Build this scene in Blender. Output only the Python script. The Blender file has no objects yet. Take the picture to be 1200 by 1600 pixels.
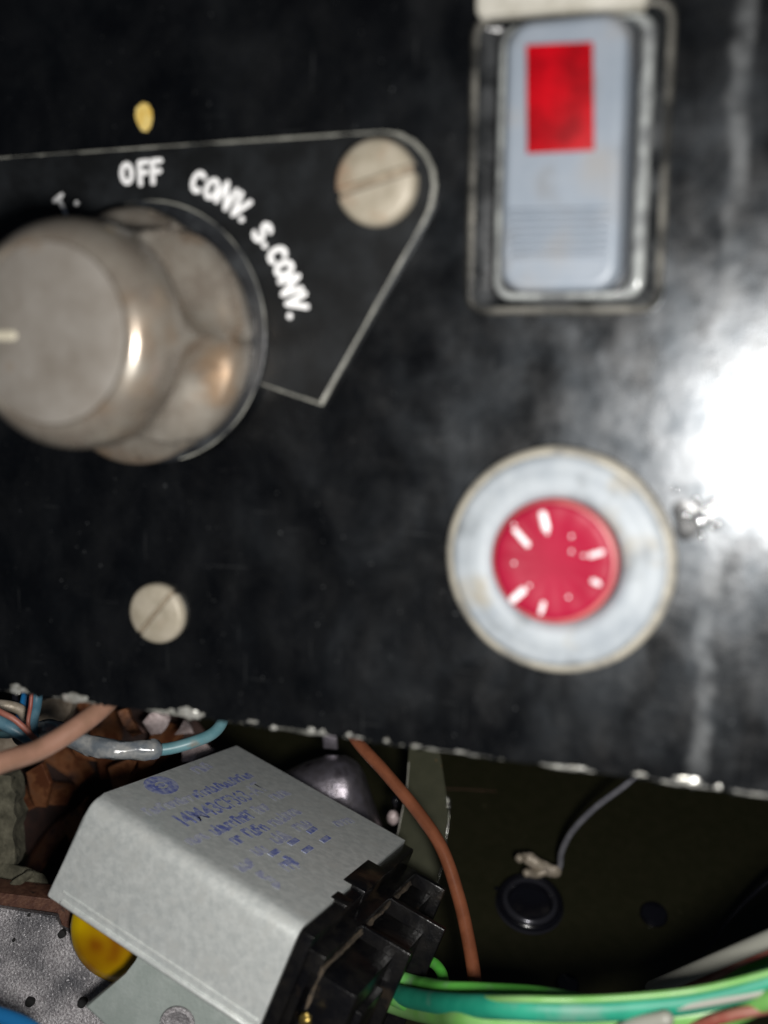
import bpy, bmesh, math, random
from mathutils import Vector, Matrix, noise
random.seed(7)
sc = bpy.context.scene
C = sc.collection
MM = 0.001
# ------------------------------------------------------------ frames
# world: X right along the control panel, Y into the appliance, Z up; the panel front lies in Y = 0
F = 1600.0; D = 107.0                       # focal length in photo pixels, camera distance in mm
U = Vector((4660, 283, -1600)).normalized()
V = Vector((-130, 11234, 1600)); V = (V - U * V.dot(U)).normalized()
N = U.cross(V).normalized()
def rotc(c): return Vector((c.dot(U), c.dot(N), -c.dot(V)))
def W(x, y, z):                             # mm right / down / ahead of the eye -> world mm
    w = rotc(Vector((x, y, z))); w.y -= D; return w
def R(px, py, z): return W((px - 600) / F * z, (py - 800) / F * z, z)
def P(px, py, h=0.0):                       # point on the panel, h mm proud of it
    r = rotc(Vector(((px - 600) / F, (py - 800) / F, 1)))
    t = (D - h) / r.y
    return Vector((r.x * t, -h, r.z * t))
# ------------------------------------------------------------ camera
cam_d = bpy.data.cameras.new('camera'); cam = bpy.data.objects.new('camera', cam_d); C.objects.link(cam)
cam_d.sensor_fit = 'VERTICAL'; cam_d.sensor_height = 36; cam_d.lens = 36 * F / 1600
cam_d.clip_start = 0.005; cam_d.clip_end = 5
rx, ru, rb = rotc(Vector((1, 0, 0))), rotc(Vector((0, -1, 0))), rotc(Vector((0, 0, -1)))
m = Matrix((rx, ru, rb)).transposed().to_4x4(); m.translation = Vector((0, -D, 0)) * MM
cam.matrix_world = m
cam_d.dof.use_dof = True; cam_d.dof.focus_distance = 0.168; cam_d.dof.aperture_fstop = 13.0
cam_d.dof.aperture_blades = 0
sc.camera = cam
sc.view_settings.view_transform = 'Standard'; sc.view_settings.look = 'None'
sc.view_settings.exposure = 0; sc.view_settings.gamma = 1; sc.view_settings.use_curve_mapping = False
# ------------------------------------------------------------ light
wd = bpy.data.worlds.new('World'); sc.world = wd; wd.use_nodes = True
bg = wd.node_tree.nodes['Background']; bg.inputs[0].default_value = (0.62, 0.75, 1.0, 1); bg.inputs[1].default_value = 0.022
def area(name, c, target, sx, sy, power, col):
    ld = bpy.data.lights.new(name, 'AREA'); ld.shape = 'RECTANGLE'; ld.size = sx * MM; ld.size_y = sy * MM
    ld.energy = power; ld.color = col
    o = bpy.data.objects.new(name, ld); C.objects.link(o)
    a = W(*c); o.location = a * MM
    o.rotation_euler = (target - a).to_track_quat('-Z', 'Y').to_euler()
    return o
# the camera's own flash, beside and a little below the lens
area('camera_flash', (10.5, 13.5, 0), W(4, 20, 170), 12, 15, 0.25, (1.0, 0.975, 0.94))
# ------------------------------------------------------------ materials
def mat(name, col, rough=0.5, metal=0.0, col2=None, scale=0.5, detail=4, lo=0.4, hi=0.62, bump=0.0, bscale=2.0,
        spec=0.5, coat=0.0, coatr=0.1, rough2=None, trans=0.0, sss=0.0, spots=None):
    m = bpy.data.materials.new(name); m.use_nodes = True
    nt = m.node_tree; b = nt.nodes['Principled BSDF']
    b.inputs['Base Color'].default_value = (*col, 1); b.inputs['Roughness'].default_value = rough
    b.inputs['Metallic'].default_value = metal; b.inputs['Specular IOR Level'].default_value = spec
    b.inputs['Coat Weight'].default_value = coat; b.inputs['Coat Roughness'].default_value = coatr
    b.inputs['Transmission Weight'].default_value = trans
    tc = nt.nodes.new('ShaderNodeTexCoord')
    def nz(s, d=4, r=0.6, dist=0.0):
        n = nt.nodes.new('ShaderNodeTexNoise'); n.inputs['Scale'].default_value = s * 1000
        n.inputs['Detail'].default_value = d; n.inputs['Roughness'].default_value = r
        n.inputs['Distortion'].default_value = dist
        nt.links.new(tc.outputs['Object'], n.inputs['Vector']); return n.outputs['Fac']
    def ramp(f, a, c, va=0.0, vc=1.0):
        n = nt.nodes.new('ShaderNodeMapRange'); n.inputs[1].default_value = a; n.inputs[2].default_value = c
        n.inputs[3].default_value = va; n.inputs[4].default_value = vc
        nt.links.new(f, n.inputs[0]); return n.outputs[0]
    def mixc(f, ca, cb):
        n = nt.nodes.new('ShaderNodeMix'); n.data_type = 'RGBA'
        nt.links.new(f, n.inputs[0])
        for i, c in ((6, ca), (7, cb)):
            if isinstance(c, tuple): n.inputs[i].default_value = (*c, 1)
            else: nt.links.new(c, n.inputs[i])
        return n.outputs[2]
    m['_h'] = 0
    out = None
    if col2:
        f = ramp(nz(scale, detail), lo, hi); out = mixc(f, col, col2)
        if rough2 is not None:
            nt.links.new(ramp(nz(scale, detail), lo, hi, rough, rough2), b.inputs['Roughness'])
    if spots:                                # (colour, noise scale, lo, hi)
        for (sc_, ss, l2, h2) in spots:
            out = mixc(ramp(nz(ss, 3, 0.5), l2, h2), out if out else col, sc_)
    if out: nt.links.new(out, b.inputs['Base Color'])
    if bump:
        bp = nt.nodes.new('ShaderNodeBump'); bp.inputs['Strength'].default_value = bump; bp.inputs['Distance'].default_value = 0.0003
        nt.links.new(nz(bscale, 5), bp.inputs['Height']); nt.links.new(bp.outputs[0], b.inputs['Normal'])
    del m['_h']
    return m
def panel_material():
    m = mat('black_panel_enamel', (0.006, 0.0062, 0.007), 0.4, spec=0.5)
    nt = m.node_tree; b = nt.nodes['Principled BSDF']; tc = nt.nodes['Texture Coordinate']
    L = nt.links.new
    def node(t, **k):
        n = nt.nodes.new(t)
        for a, v in k.items(): setattr(n, a, v)
        return n
    def math_(op, a, c=None, clamp=False):
        n = node('ShaderNodeMath', operation=op); n.use_clamp = clamp
        for i, v in enumerate((a, c)):
            if v is None: continue
            if isinstance(v, (int, float)): n.inputs[i].default_value = v
            else: L(v, n.inputs[i])
        return n.outputs[0]
    def nz(s, d=4, dist=0.0, vec=None, r=0.6):
        n = node('ShaderNodeTexNoise'); n.inputs['Scale'].default_value = s * 1000; n.inputs['Detail'].default_value = d
        n.inputs['Distortion'].default_value = dist; n.inputs['Roughness'].default_value = r
        L(vec if vec else tc.outputs['Object'], n.inputs['Vector']); return n.outputs['Fac']
    def rmp(f, a, c, va=0.0, vc=1.0, smooth=False):
        n = node('ShaderNodeMapRange'); n.inputs[1].default_value = a; n.inputs[2].default_value = c
        n.inputs[3].default_value = va; n.inputs[4].default_value = vc
        if smooth: n.interpolation_type = 'SMOOTHSTEP'
        L(f, n.inputs[0]); return n.outputs[0]
    mp = node('ShaderNodeMapping'); mp.inputs['Scale'].default_value = (1.15, 1, 0.85); mp.inputs['Rotation'].default_value = (0, 0.5, 0)
    L(tc.outputs['Object'], mp.inputs[0])
    smear = rmp(nz(0.11, 6, 0.5, mp.outputs[0]), 0.42, 0.72)              # wiped dust
    fine = rmp(nz(1.1, 4, 0.3), 0.55, 0.75)
    specks = rmp(nz(1.7, 2, 0.0, r=0.4), 0.715, 0.77)
    # long vertical wear line at the right
    sx = node('ShaderNodeSeparateXYZ'); L(tc.outputs['Object'], sx.inputs[0])
    x0 = P(1150, 250).x * MM
    wob = math_('MULTIPLY', math_('SUBTRACT', nz(0.09, 3), 0.5), 0.006)
    dx = math_('ABSOLUTE', math_('SUBTRACT', math_('SUBTRACT', sx.outputs['X'], x0), wob))
    line = rmp(dx, 0.0003, 0.0013, 1.0, 0.0, True)
    line = math_('MULTIPLY', line, rmp(nz(0.35, 5), 0.3, 0.6))
    dust = math_('ADD', math_('MULTIPLY', smear, 0.010), math_('MULTIPLY', fine, 0.004))
    dust = math_('ADD', dust, math_('MULTIPLY', specks, 0.10))
    dust = math_('ADD', dust, math_('MULTIPLY', line, 0.15), True)
    mx = node('ShaderNodeMix', data_type='RGBA'); L(dust, mx.inputs[0])
    mx.inputs[6].default_value = (0.0012, 0.0013, 0.0016, 1); mx.inputs[7].default_value = (0.55, 0.57, 0.58, 1)
    b.inputs['Specular Tint'].default_value = (0.80, 0.9, 1.0, 1)
    L(mx.outputs[2], b.inputs['Base Color'])
    L(rmp(nz(0.10, 7, 0.4, mp.outputs[0]), 0.36, 0.70, 0.17, 0.46), b.inputs['Roughness'])
    b.inputs['Coat Weight'].default_value = 1.0; 
    L(rmp(nz(0.22, 6), 0.3, 0.7, 0.12, 0.38), b.inputs['Coat Roughness'])
    # fine scratches: very stretched noise, thin crests only
    mp2 = node('ShaderNodeMapping'); mp2.inputs['Scale'].default_value = (2.4, 1, 0.10); mp2.inputs['Rotation'].default_value = (0, 0.12, 0)
    L(tc.outputs['Object'], mp2.inputs[0])
    scr = rmp(nz(0.9, 2, 0.0, mp2.outputs[0], 0.4), 0.70, 0.74)
    mp3 = node('ShaderNodeMapping'); mp3.inputs['Scale'].default_value = (0.12, 1, 2.2); mp3.inputs['Rotation'].default_value = (0, -0.5, 0)
    L(tc.outputs['Object'], mp3.inputs[0])
    scr2 = rmp(nz(0.9, 2, 0.0, mp3.outputs[0], 0.4), 0.715, 0.755)
    dust2 = math_('ADD', dust, math_('MULTIPLY', math_('ADD', scr, scr2), 0.02), True); L(dust2, mx.inputs[0])
    bp = node('ShaderNodeBump'); bp.inputs['Strength'].default_value = 0.16; bp.inputs['Distance'].default_value = 0.0002
    L(nz(0.5, 5), bp.inputs['Height']); L(bp.outputs[0], b.inputs['Normal']); L(bp.outputs[0], b.inputs['Coat Normal'])
    return m
M = dict(
    panel=panel_material(),
    edge=mat('worn_enamel_edge', (0.045, 0.045, 0.04), 0.35, 0.0, (0.42, 0.42, 0.38), 0.22, 6, 0.44, 0.66, bump=0.5),
    plate_edge=mat('worn_plate_edge', (0.13, 0.13, 0.115), 0.45, 0.0, (0.34, 0.34, 0.30), 0.4, 5, 0.3, 0.7, bump=0.4),
    plate=mat('black_legend_plate', (0.005, 0.0055, 0.006), 0.42, 0, (0.016, 0.018, 0.02), 0.25, 5, 0.4, 0.75, spec=0.45, bump=0.15, bscale=0.6),
    ink=mat('white_legend_paint', (0.97, 0.97, 0.97), 0.6),
    yellow_ink=mat('yellow_paint', (0.72, 0.48, 0.10), 0.6, 0, (0.8, 0.62, 0.22), 0.8),
    chip=mat('bare_chipped_metal', (0.62, 0.62, 0.58), 0.3, 0.5, (0.35, 0.34, 0.3), 1.5),
    knob=mat('worn_knob_metal', (0.24, 0.205, 0.168), 0.24, 0.5, (0.34, 0.31, 0.265), 0.22, 6, 0.35, 0.65, bump=0.05, bscale=0.7, rough2=0.34,
             spots=[((0.30, 0.20, 0.12), 0.12, 0.56, 0.76), ((0.12, 0.09, 0.065), 0.3, 0.62, 0.78)], spec=0.8),
    knob_face=mat('brushed_knob_face', (0.20, 0.178, 0.152), 0.5, 0.2, (0.27, 0.25, 0.225), 0.2, 6, 0.35, 0.65, bump=0.08, bscale=0.9,
             spots=[((0.17, 0.11, 0.055), 0.1, 0.63, 0.75)]),
    skirt=mat('smoked_skirt_plastic', (0.008, 0.009, 0.011), 0.4, 0, (0.04, 0.044, 0.048), 0.45, 5, 0.45, 0.75, bump=0.2, spec=0.7),
    pointer=mat('pointer_paint', (0.5, 0.46, 0.36), 0.5),
    screw=mat('dull_nickel_screw', (0.30, 0.265, 0.20), 0.5, 0.1, (0.38, 0.34, 0.27), 0.5, 5, 0.35, 0.65, bump=0.15, spots=[((0.34, 0.22, 0.14), 0.16, 0.62, 0.76)]),
    slot=mat('screw_slot_dirt', (0.22, 0.18, 0.13), 0.8, 0, (0.33, 0.28, 0.21), 0.6),
    bezel=mat('black_bezel_plastic', (0.008, 0.009, 0.010), 0.24, 0, (0.07, 0.073, 0.076), 0.22, 5, 0.45, 0.72, spec=0.6, bump=0.25, bscale=0.4),
    bezel_edge=mat('bezel_worn_edge', (0.03, 0.03, 0.028), 0.3, 0.2, (0.26, 0.25, 0.22), 0.25, 5, 0.38, 0.75, bump=0.3),
    collar=mat('clear_grimy_collar', (0.12, 0.125, 0.13), 0.2, 0, (0.38, 0.40, 0.39), 0.35, 5, 0.36, 0.62, spec=0.8, bump=0.7, bscale=0.35, coat=0.6, coatr=0.08),
    well=mat('switch_well', (0.01, 0.01, 0.011), 0.3),
    rocker=mat('grey_rocker_plastic', (0.20, 0.235, 0.28), 0.42, 0, (0.24, 0.272, 0.315), 0.2, 5, 0.35, 0.65, bump=0.05,
               spots=[((0.17, 0.175, 0.18), 0.18, 0.58, 0.8), ((0.24, 0.235, 0.23), 0.10, 0.58, 0.78)]),
    window=mat('red_window', (0.20, 0.001, 0.004), 0.5, 0, (0.42, 0.0015, 0.007), 0.22, 6, 0.36, 0.60, bump=0.15, bscale=0.8, spec=.12),
    trim=mat('pale_worn_trim', (0.40, 0.38, 0.32), 0.5, 0.1, (0.60, 0.58, 0.52), 0.22, 5, 0.35, 0.65, bump=0.3),
    ring=mat('pale_grey_lamp_ring', (0.26, 0.29, 0.32), 0.55, 0, (0.34, 0.37, 0.395), 0.25, 6, 0.35, 0.62, bump=0.2, bscale=0.35, coat=0.0, coatr=0.2, spec=.4,
             spots=[((0.16, 0.175, 0.185), 0.22, 0.56, 0.74), ((0.30, 0.27, 0.21), 0.13, 0.60, 0.75)]),
    ring_edge=mat('yellowed_ring_edge', (0.32, 0.30, 0.25), 0.45, 0, (0.17, 0.165, 0.15), 0.35, 5, 0.45, 0.65, bump=0.3),
    lens=mat('red_lens', (0.235, 0.002, 0.02), 0.45, 0, (0.32, 0.008, 0.036), 0.12, 5, 0.35, 0.7, bump=0.1, bscale=0.4, spec=0.2),
    lens_side=mat('lens_side_pink', (0.40, 0.09, 0.09), 0.4, 0, (0.33, 0.05, 0.06), 0.3),
    glint=mat('white_lens_glint', (0.8, 0.74, 0.76), 0.35),
    drop=mat('glossy_bead', (0.8, 0.82, 0.84), 0.10, 0.9),
    galv=mat('galvanised_casing', (0.66, 0.695, 0.68), 0.36, 0.35, (0.84, 0.87, 0.845), 0.8, 6, 0.36, 0.66, bump=0.16, bscale=1.6,
             spots=[((0.74, 0.76, 0.73), 0.35, 0.52, 0.75)]),
    blue=mat('faded_blue_print', (0.13, 0.16, 0.44), 0.6, 0, (0.42, 0.45, 0.57), 1.0, 5, 0.40, 0.66),
    faint=mat('rubbed_blue_print', (0.28, 0.30, 0.48), 0.6, 0, (0.52, 0.54, 0.60), 1.0, 5, 0.35, 0.62),
    white_ring=mat('bare_metal_ring', (0.36, 0.38, 0.42), 0.5),
    bakelite=mat('black_bakelite', (0.004, 0.004, 0.005), 0.24, 0, (0.012, 0.011, 0.010), 0.3, 5, 0.4, 0.7, bump=0.3, bscale=1.0, spec=.35,
                 spots=[((0.06, 0.042, 0.026), 0.14, 0.6, 0.8)]),
    dirt=mat('brown_grime', (0.10, 0.075, 0.05), 0.8, 0, (0.03, 0.025, 0.02), 0.8, bump=0.4),
    brass=mat('brass_terminal', (0.5, 0.36, 0.1), 0.35, 0.9),
    tab=mat('pale_green_zinc', (0.27, 0.31, 0.29), 0.5, 0.3, (0.32, 0.36, 0.34), 0.3, bump=0.1),
    yellow=mat('yellow_plastic', (0.80, 0.55, 0.0), 0.32, 0, (0.86, 0.62, 0.0), 0.08, 3, spots=[((0.26, 0.09, 0.0), 0.055, 0.40, 0.66)], coat=0.2),  # brown blotches paint a soft dark reflection into the yellow
    spangle=mat('speckled_zinc_sheet', (0.30, 0.28, 0.29), 0.42, 0.55, (0.58, 0.56, 0.57), 2.6, 6, 0.40, 0.62, bump=0.9, bscale=2.6,
                spots=[((0.10, 0.10, 0.11), 0.07, 0.46, 0.62), ((0.7, 0.68, 0.7), 3.2, 0.62, 0.68)]),
    rust=mat('rusty_rail', (0.09, 0.035, 0.022), 0.6, 0.2, (0.16, 0.075, 0.045), 0.8, 5, bump=0.4, spots=[((0.02, 0.012, 0.01), 0.5, 0.58, 0.7)]),
    fan=mat('rusty_fan_blade', (0.16, 0.055, 0.025), 0.42, 0.3, (0.48, 0.21, 0.09), 0.20, 5, 0.42, 0.62, bump=0.4, spots=[((0.05, 0.03, 0.035), 0.2, 0.5, 0.68)]),
    hub=mat('dark_brown_hub', (0.02, 0.008, 0.006), 0.6, 0.2, (0.045, 0.018, 0.012), 0.3, bump=0.3),
    board=mat('flaking_insulation', (0.055, 0.052, 0.034), 0.85, 0, (0.16, 0.15, 0.105), 0.45, 7, 0.35, 0.65, bump=1.0, bscale=0.8, spots=[((0.03, 0.03, 0.02), 0.5, 0.62, 0.72)]),
    board2=mat('tan_flaking_board', (0.24, 0.19, 0.14), 0.85, 0, (0.38, 0.32, 0.25), 0.6, 7, 0.35, 0.65, bump=1.0, bscale=0.9),
    foil=mat('pinkish_foil', (0.55, 0.44, 0.43), 0.45, 0.2, (0.75, 0.64, 0.63), 1.2, 5, bump=0.6, bscale=1.5),
    steel=mat('dull_mauve_steel', (0.17, 0.155, 0.17), 0.34, 0.7, (0.26, 0.24, 0.28), 0.35, 6, 0.35, 0.65, bump=0.25, bscale=1.2, spots=[((0.06, 0.05, 0.06), 0.25, 0.6, 0.75)]),
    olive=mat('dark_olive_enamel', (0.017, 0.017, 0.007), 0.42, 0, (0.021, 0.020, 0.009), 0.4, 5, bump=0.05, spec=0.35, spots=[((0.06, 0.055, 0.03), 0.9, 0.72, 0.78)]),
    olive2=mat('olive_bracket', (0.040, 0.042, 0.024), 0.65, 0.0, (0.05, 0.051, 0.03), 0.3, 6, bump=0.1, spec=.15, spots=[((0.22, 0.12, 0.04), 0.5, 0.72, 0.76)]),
    burr=mat('bright_sheared_edge', (0.45, 0.45, 0.42), 0.2, 0.9, (0.12, 0.12, 0.1), 0.7, 3, 0.45, 0.55, bump=1.0, bscale=0.8),
    rim=mat('rubber_rim_highlight', (0.05, 0.05, 0.062), 0.22, 0.5, spec=.8),  # greyer than the rubber, to paint highlights onto the grommet's rings
    rubber=mat('black_rubber', (0.006, 0.006, 0.009), 0.2, 0, spec=0.7),
    brown=mat('brown_wire_pvc', (0.165, 0.055, 0.026), 0.3, 0, (0.22, 0.075, 0.036), 0.3, bump=0.05),
    tanw=mat('faded_tan_wire', (0.27, 0.15, 0.10), 0.45, 0, (0.34, 0.185, 0.13), 0.25, bump=0.05),
    teal=mat('dusty_teal_wire', (0.10, 0.23, 0.26), 0.4, 0, (0.15, 0.29, 0.32), 0.3, spots=[((0.25, 0.2, 0.15), 0.25, 0.6, 0.75)]),
    sleeve=mat('cloudy_clear_sleeve', (0.14, 0.16, 0.18), 0.12, 0, (0.32, 0.32, 0.31), 0.35, 5, bump=0.6, bscale=0.5, coat=0.8, coatr=0.06),
    bluew=mat('blue_wire_pvc', (0.06, 0.15, 0.21), 0.4, 0, (0.12, 0.23, 0.29), 0.3, bump=.1),
    blue2=mat('strong_blue_wire', (0.015, 0.16, 0.40), 0.4),
    redw=mat('red_brown_wire', (0.30, 0.075, 0.055), 0.45, 0, (0.36, 0.15, 0.11), .3),
    greyw=mat('grey_wire_pvc', (0.15, 0.15, 0.17), 0.4, 0, (0.20, 0.20, 0.22), 0.4),
    crimp=mat('crimp_beige', (0.34, 0.29, 0.22), 0.45, 0.2, (0.42, 0.36, 0.29), 0.7, bump=0.3),
    green=mat('bright_green_wire', (0.10, 0.50, 0.06), 0.5, 0, (0.15, 0.58, 0.09), 0.1, spots=[((0.24, 0.44, 0.22), 0.25, 0.55, 0.75)]),
    tealg=mat('sea_green_wire', (0.014, 0.30, 0.19), 0.5, 0, (0.03, 0.38, 0.24), 0.12, spots=[((0.16, 0.34, 0.26), 0.2, 0.55, 0.75)]),
    pale=mat('pale_green_wire', (0.19, 0.48, 0.11), 0.35, 0, (0.26, 0.52, 0.18), 0.15),
    whitew=mat('dusty_white_wire', (0.36, 0.36, 0.31), 0.4),
    blackw=mat('black_wire_pvc', (0.008, 0.008, 0.012), 0.3),
    hole=mat('punched_hole_dark', (0.01, 0.01, 0.01), 0.8),
)
# ------------------------------------------------------------ builders
def fin(bm, name, m, parent=None, origin=None, smooth=35, jitter=0):
    bmesh.ops.recalc_face_normals(bm, faces=bm.faces)
    if smooth:
        for f in bm.faces: f.smooth = len(f.verts) <= 4
        for e in bm.edges:
            if len(e.link_faces) == 2 and e.calc_face_angle(0) > math.radians(smooth): e.smooth = False
    me = bpy.data.meshes.new(name)
    if origin is None: origin = (Vector(parent['_o']) if parent is not None else Vector((0, 0, 0)))
    for v in bm.verts: v.co = (v.co - origin) * MM
    bm.to_mesh(me); bm.free()
    for k in (m if isinstance(m, (list, tuple)) else [m]): me.materials.append(M[k])
    o = bpy.data.objects.new(name, me); C.objects.link(o)
    if parent is not None and parent.get('_o') is not None: o.parent = parent
    if parent is None: o.location = origin * MM
    o['_o'] = tuple(origin)
    return o
def thing(name, label, cat, origin, group=None):
    o = bpy.data.objects.new(name, None); C.objects.link(o); o.location = origin * MM
    o.empty_display_size = 0.01
    o['label'] = label; o['category'] = cat; o['_o'] = tuple(origin)
    if group: o['group'] = group
    return o
def tag(o, label, cat=None, group=None, kind=None):
    if label: o['label'] = label
    if cat: o['category'] = cat
    if group: o['group'] = group
    if kind: o['kind'] = kind
    return o
def prism(bm, pts, ext, bev=0.0, bevmat=0, segs=2, front_only=True):
    """pts: world mm outline (planar), extruded by the vector ext; the given outline is the front"""
    vs = [bm.verts.new(p) for p in pts]; bs = [bm.verts.new(Vector(p) + ext) for p in pts]
    n = len(vs); fr = bm.faces.new(vs); bm.faces.new(bs[::-1])
    for i in range(n): bm.faces.new((vs[i], bs[i], bs[(i + 1) % n], vs[(i + 1) % n]))
    if bev:
        es = list(fr.edges) if front_only else list({e for f in bm.faces for e in f.edges})
        bmesh.ops.bevel(bm, geom=es, offset=bev, segments=segs, affect='EDGES', profile=0.5, material=bevmat if bevmat else -1)
def boxf(bm, o, ax, ay, az, bev=0.0, segs=2):
    """box from corner o along three edge vectors"""
    vs = [bm.verts.new(o + ax * i + ay * j + az * k) for i in (0, 1) for j in (0, 1) for k in (0, 1)]
    fs = [bm.faces.new([vs[i] for i in q]) for q in ((0, 1, 3, 2), (4, 6, 7, 5), (0, 4, 5, 1), (2, 3, 7, 6), (0, 2, 6, 4), (1, 5, 7, 3))]
    if bev:
        bmesh.ops.bevel(bm, geom=list({e for f in fs for e in f.edges}), offset=bev, segments=segs, affect='EDGES', profile=0.5)
def spline(pts, n=10):
    out = []
    q = [pts[0] * 2 - pts[1]] + list(pts) + [pts[-1] * 2 - pts[-2]]
    for i in range(1, len(q) - 2):
        a, b, c, d = q[i - 1], q[i], q[i + 1], q[i + 2]
        for k in range(n):
            t = k / n
            out.append(0.5 * ((2 * b) + (c - a) * t + (2 * a - 5 * b + 4 * c - d) * t * t + (3 * b - a - 3 * c + d) * t ** 3))
    out.append(pts[-1]); return out
def tube(bm, pts, r, seg=14, squash=None, wob=0.0):
    """r: number or list; squash=(dir, factor) flattens offsets along dir; round caps"""
    n = len(pts); rs = r if isinstance(r, list) else [r] * n
    P2, R2 = [], []
    t0 = (pts[1] - pts[0]).normalized(); t1 = (pts[-1] - pts[-2]).normalized()
    for a in (90, 60, 30): P2.append(pts[0] - t0 * rs[0] * math.sin(math.radians(a)) ); R2.append(rs[0] * max(0.03, math.cos(math.radians(a))))
    P2 += pts; R2 += rs
    for a in (30, 60, 90): P2.append(pts[-1] + t1 * rs[-1] * math.sin(math.radians(a))); R2.append(rs[-1] * max(0.03, math.cos(math.radians(a))))
    ref = None; prev = None
    for i, p in enumerate(P2):
        t = (P2[min(i + 1, len(P2) - 1)] - P2[max(i - 1, 0)]).normalized()
        if ref is None:
            ref = t.orthogonal().normalized()
            if squash: ref = (squash[0] - t * squash[0].dot(t)).normalized()
        ref = (ref - t * ref.dot(t)).normalized(); s = t.cross(ref)
        ring = []
        for k in range(seg):
            a = 2 * math.pi * k / seg
            rr = R2[i] * (1 + (wob * noise.noise(p * 0.35 + Vector((k * .7, 0, 0))) if wob else 0))
            off = (ref * math.cos(a) + s * math.sin(a)) * rr
            if squash: off = off - squash[0] * off.dot(squash[0]) * (1 - squash[1])
            ring.append(bm.verts.new(p + off))
        if prev:
            for k in range(seg): bm.faces.new((prev[k], prev[(k + 1) % seg], ring[(k + 1) % seg], ring[k]))
        else: bm.faces.new(ring[::-1])
        prev = ring
    bm.faces.new(prev)
def lathe(bm, o, X, Y, Z, prof, seg=64, rfun=None, close=True):
    """profile [(r, h)] turned about Z at o"""
    prev = None
    for (r, h) in prof:
        if r < 1e-6:
            ring = [bm.verts.new(o + Z * h)]
        else:
            ring = []
            for k in range(seg):
                a = 2 * math.pi * k / seg; rr = rfun(r, h, a) if rfun else r
                ring.append(bm.verts.new(o + (X * math.cos(a) + Y * math.sin(a)) * rr + Z * h))
        if prev:
            if len(ring) == 1 and len(prev) > 1:
                for k in range(seg): bm.faces.new((prev[k], prev[(k + 1) % seg], ring[0]))
            elif len(prev) == 1 and len(ring) > 1:
                for k in range(seg): bm.faces.new((prev[0], ring[(k + 1) % seg], ring[k]))
            elif len(ring) > 1:
                for k in range(seg): bm.faces.new((prev[k], prev[(k + 1) % seg], ring[(k + 1) % seg], ring[k]))
        prev = ring
def rrect(x0, x1, z0, z1, r, y, seg=8):
    pts = []
    for (cx, cz, a0) in ((x1 - r, z1 - r, 0), (x0 + r, z1 - r, 90), (x0 + r, z0 + r, 180), (x1 - r, z0 + r, 270)):
        for k in range(seg + 1):
            a = math.radians(a0 + 90 * k / seg); pts.append(Vector((cx + r * math.cos(a), y, cz + r * math.sin(a))))
    return pts
def ringband(bm, rings, mats=None):
    """stitch equal-length closed outlines together"""
    prev = None
    for j, pts in enumerate(rings):
        vs = [bm.verts.new(p) for p in pts]
        if prev:
            for k in range(len(vs)):
                f = bm.faces.new((prev[k], prev[(k + 1) % len(vs)], vs[(k + 1) % len(vs)], vs[k]))
                if mats: f.material_index = mats[j - 1]
        prev = vs
    return prev
def cap(bm, vs, mi=0):
    f = bm.faces.new(vs); f.material_index = mi
X1, Y1, Z1 = Vector((1, 0, 0)), Vector((0, 1, 0)), Vector((0, 0, 1)); OUT = -Y1
def blob(bm, c, r, sq=(1, 1, 1), amp=0.0, sub=2):
    g = bmesh.ops.create_icosphere(bm, subdivisions=sub, radius=1)
    for v in g['verts']:
        k = 1 + amp * noise.noise(v.co * 1.7 + c * 3.1)
        v.co = c + Vector((v.co.x * r * sq[0] * k, v.co.y * r * sq[1] * k, v.co.z * r * sq[2] * k))
# ------------------------------------------------------------ the inside of the appliance (setting)
# a dark olive sheet that slopes away under the panel
def S(px, py):                                # point on the sloping olive sheet
    a = R(900, 1230, 250); b = R(900, 1560, 205); c = R(1200, 1400, 226)
    n = (b - a).cross(c - a).normalized(); eye = Vector((0, -D, 0)); d = (R(px, py, 100) - eye).normalized()
    return eye + d * ((a - eye).dot(n) / d.dot(n))
sa, sb = S(900, 1230), S(900, 1560)
SN = (sb - sa).cross(S(1200, 1400) - sa).normalized()
if SN.y > 0: SN = -SN
SV = (sa - sb).normalized(); SH = SV.cross(SN).normalized()
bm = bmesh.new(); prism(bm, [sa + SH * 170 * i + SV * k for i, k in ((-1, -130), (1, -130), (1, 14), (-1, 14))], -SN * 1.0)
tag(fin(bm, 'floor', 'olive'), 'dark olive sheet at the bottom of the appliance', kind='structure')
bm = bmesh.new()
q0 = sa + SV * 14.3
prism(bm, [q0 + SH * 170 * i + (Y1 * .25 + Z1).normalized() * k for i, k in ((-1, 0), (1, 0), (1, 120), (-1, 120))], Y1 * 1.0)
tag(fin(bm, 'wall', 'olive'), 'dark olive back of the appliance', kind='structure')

# ------------------------------------------------------------ control panel
zb = P(600, 1162).z
pan = thing('control_panel', 'glossy black control panel with knob, rocker switch, red lamp and chipped lower edge', 'control panel', Vector((0, 0, zb)))
bm = bmesh.new()
xs = [-95 + 0.5 * i for i in range(341)]
low = []
for x in xs:
    d = 0.16 * noise.noise(Vector((x * 0.5, 3, 0))) + 0.12 * noise.noise(Vector((x * 1.9, 8, 0)))
    low.append(Vector((x, 0, zb + d)))
prism(bm, low + [Vector((xs[-1], 0, 85)), Vector((xs[0], 0, 85))], Y1 * 1.3, 0.32, 1, 2)
sheet = fin(bm, 'panel_sheet', ['panel', 'edge'], pan)
bm = bmesh.new()
ee = [p + Vector((0, .12, .12)) for p in low[::2]]
tube(bm, ee, [max(.05, .13 + .26 * noise.noise(Vector((p.x * .16, 0, 5))) + .10 * noise.noise(p * 1.5)) for p in ee], 8)
fin(bm, 'worn_edge', 'edge', pan)
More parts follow.
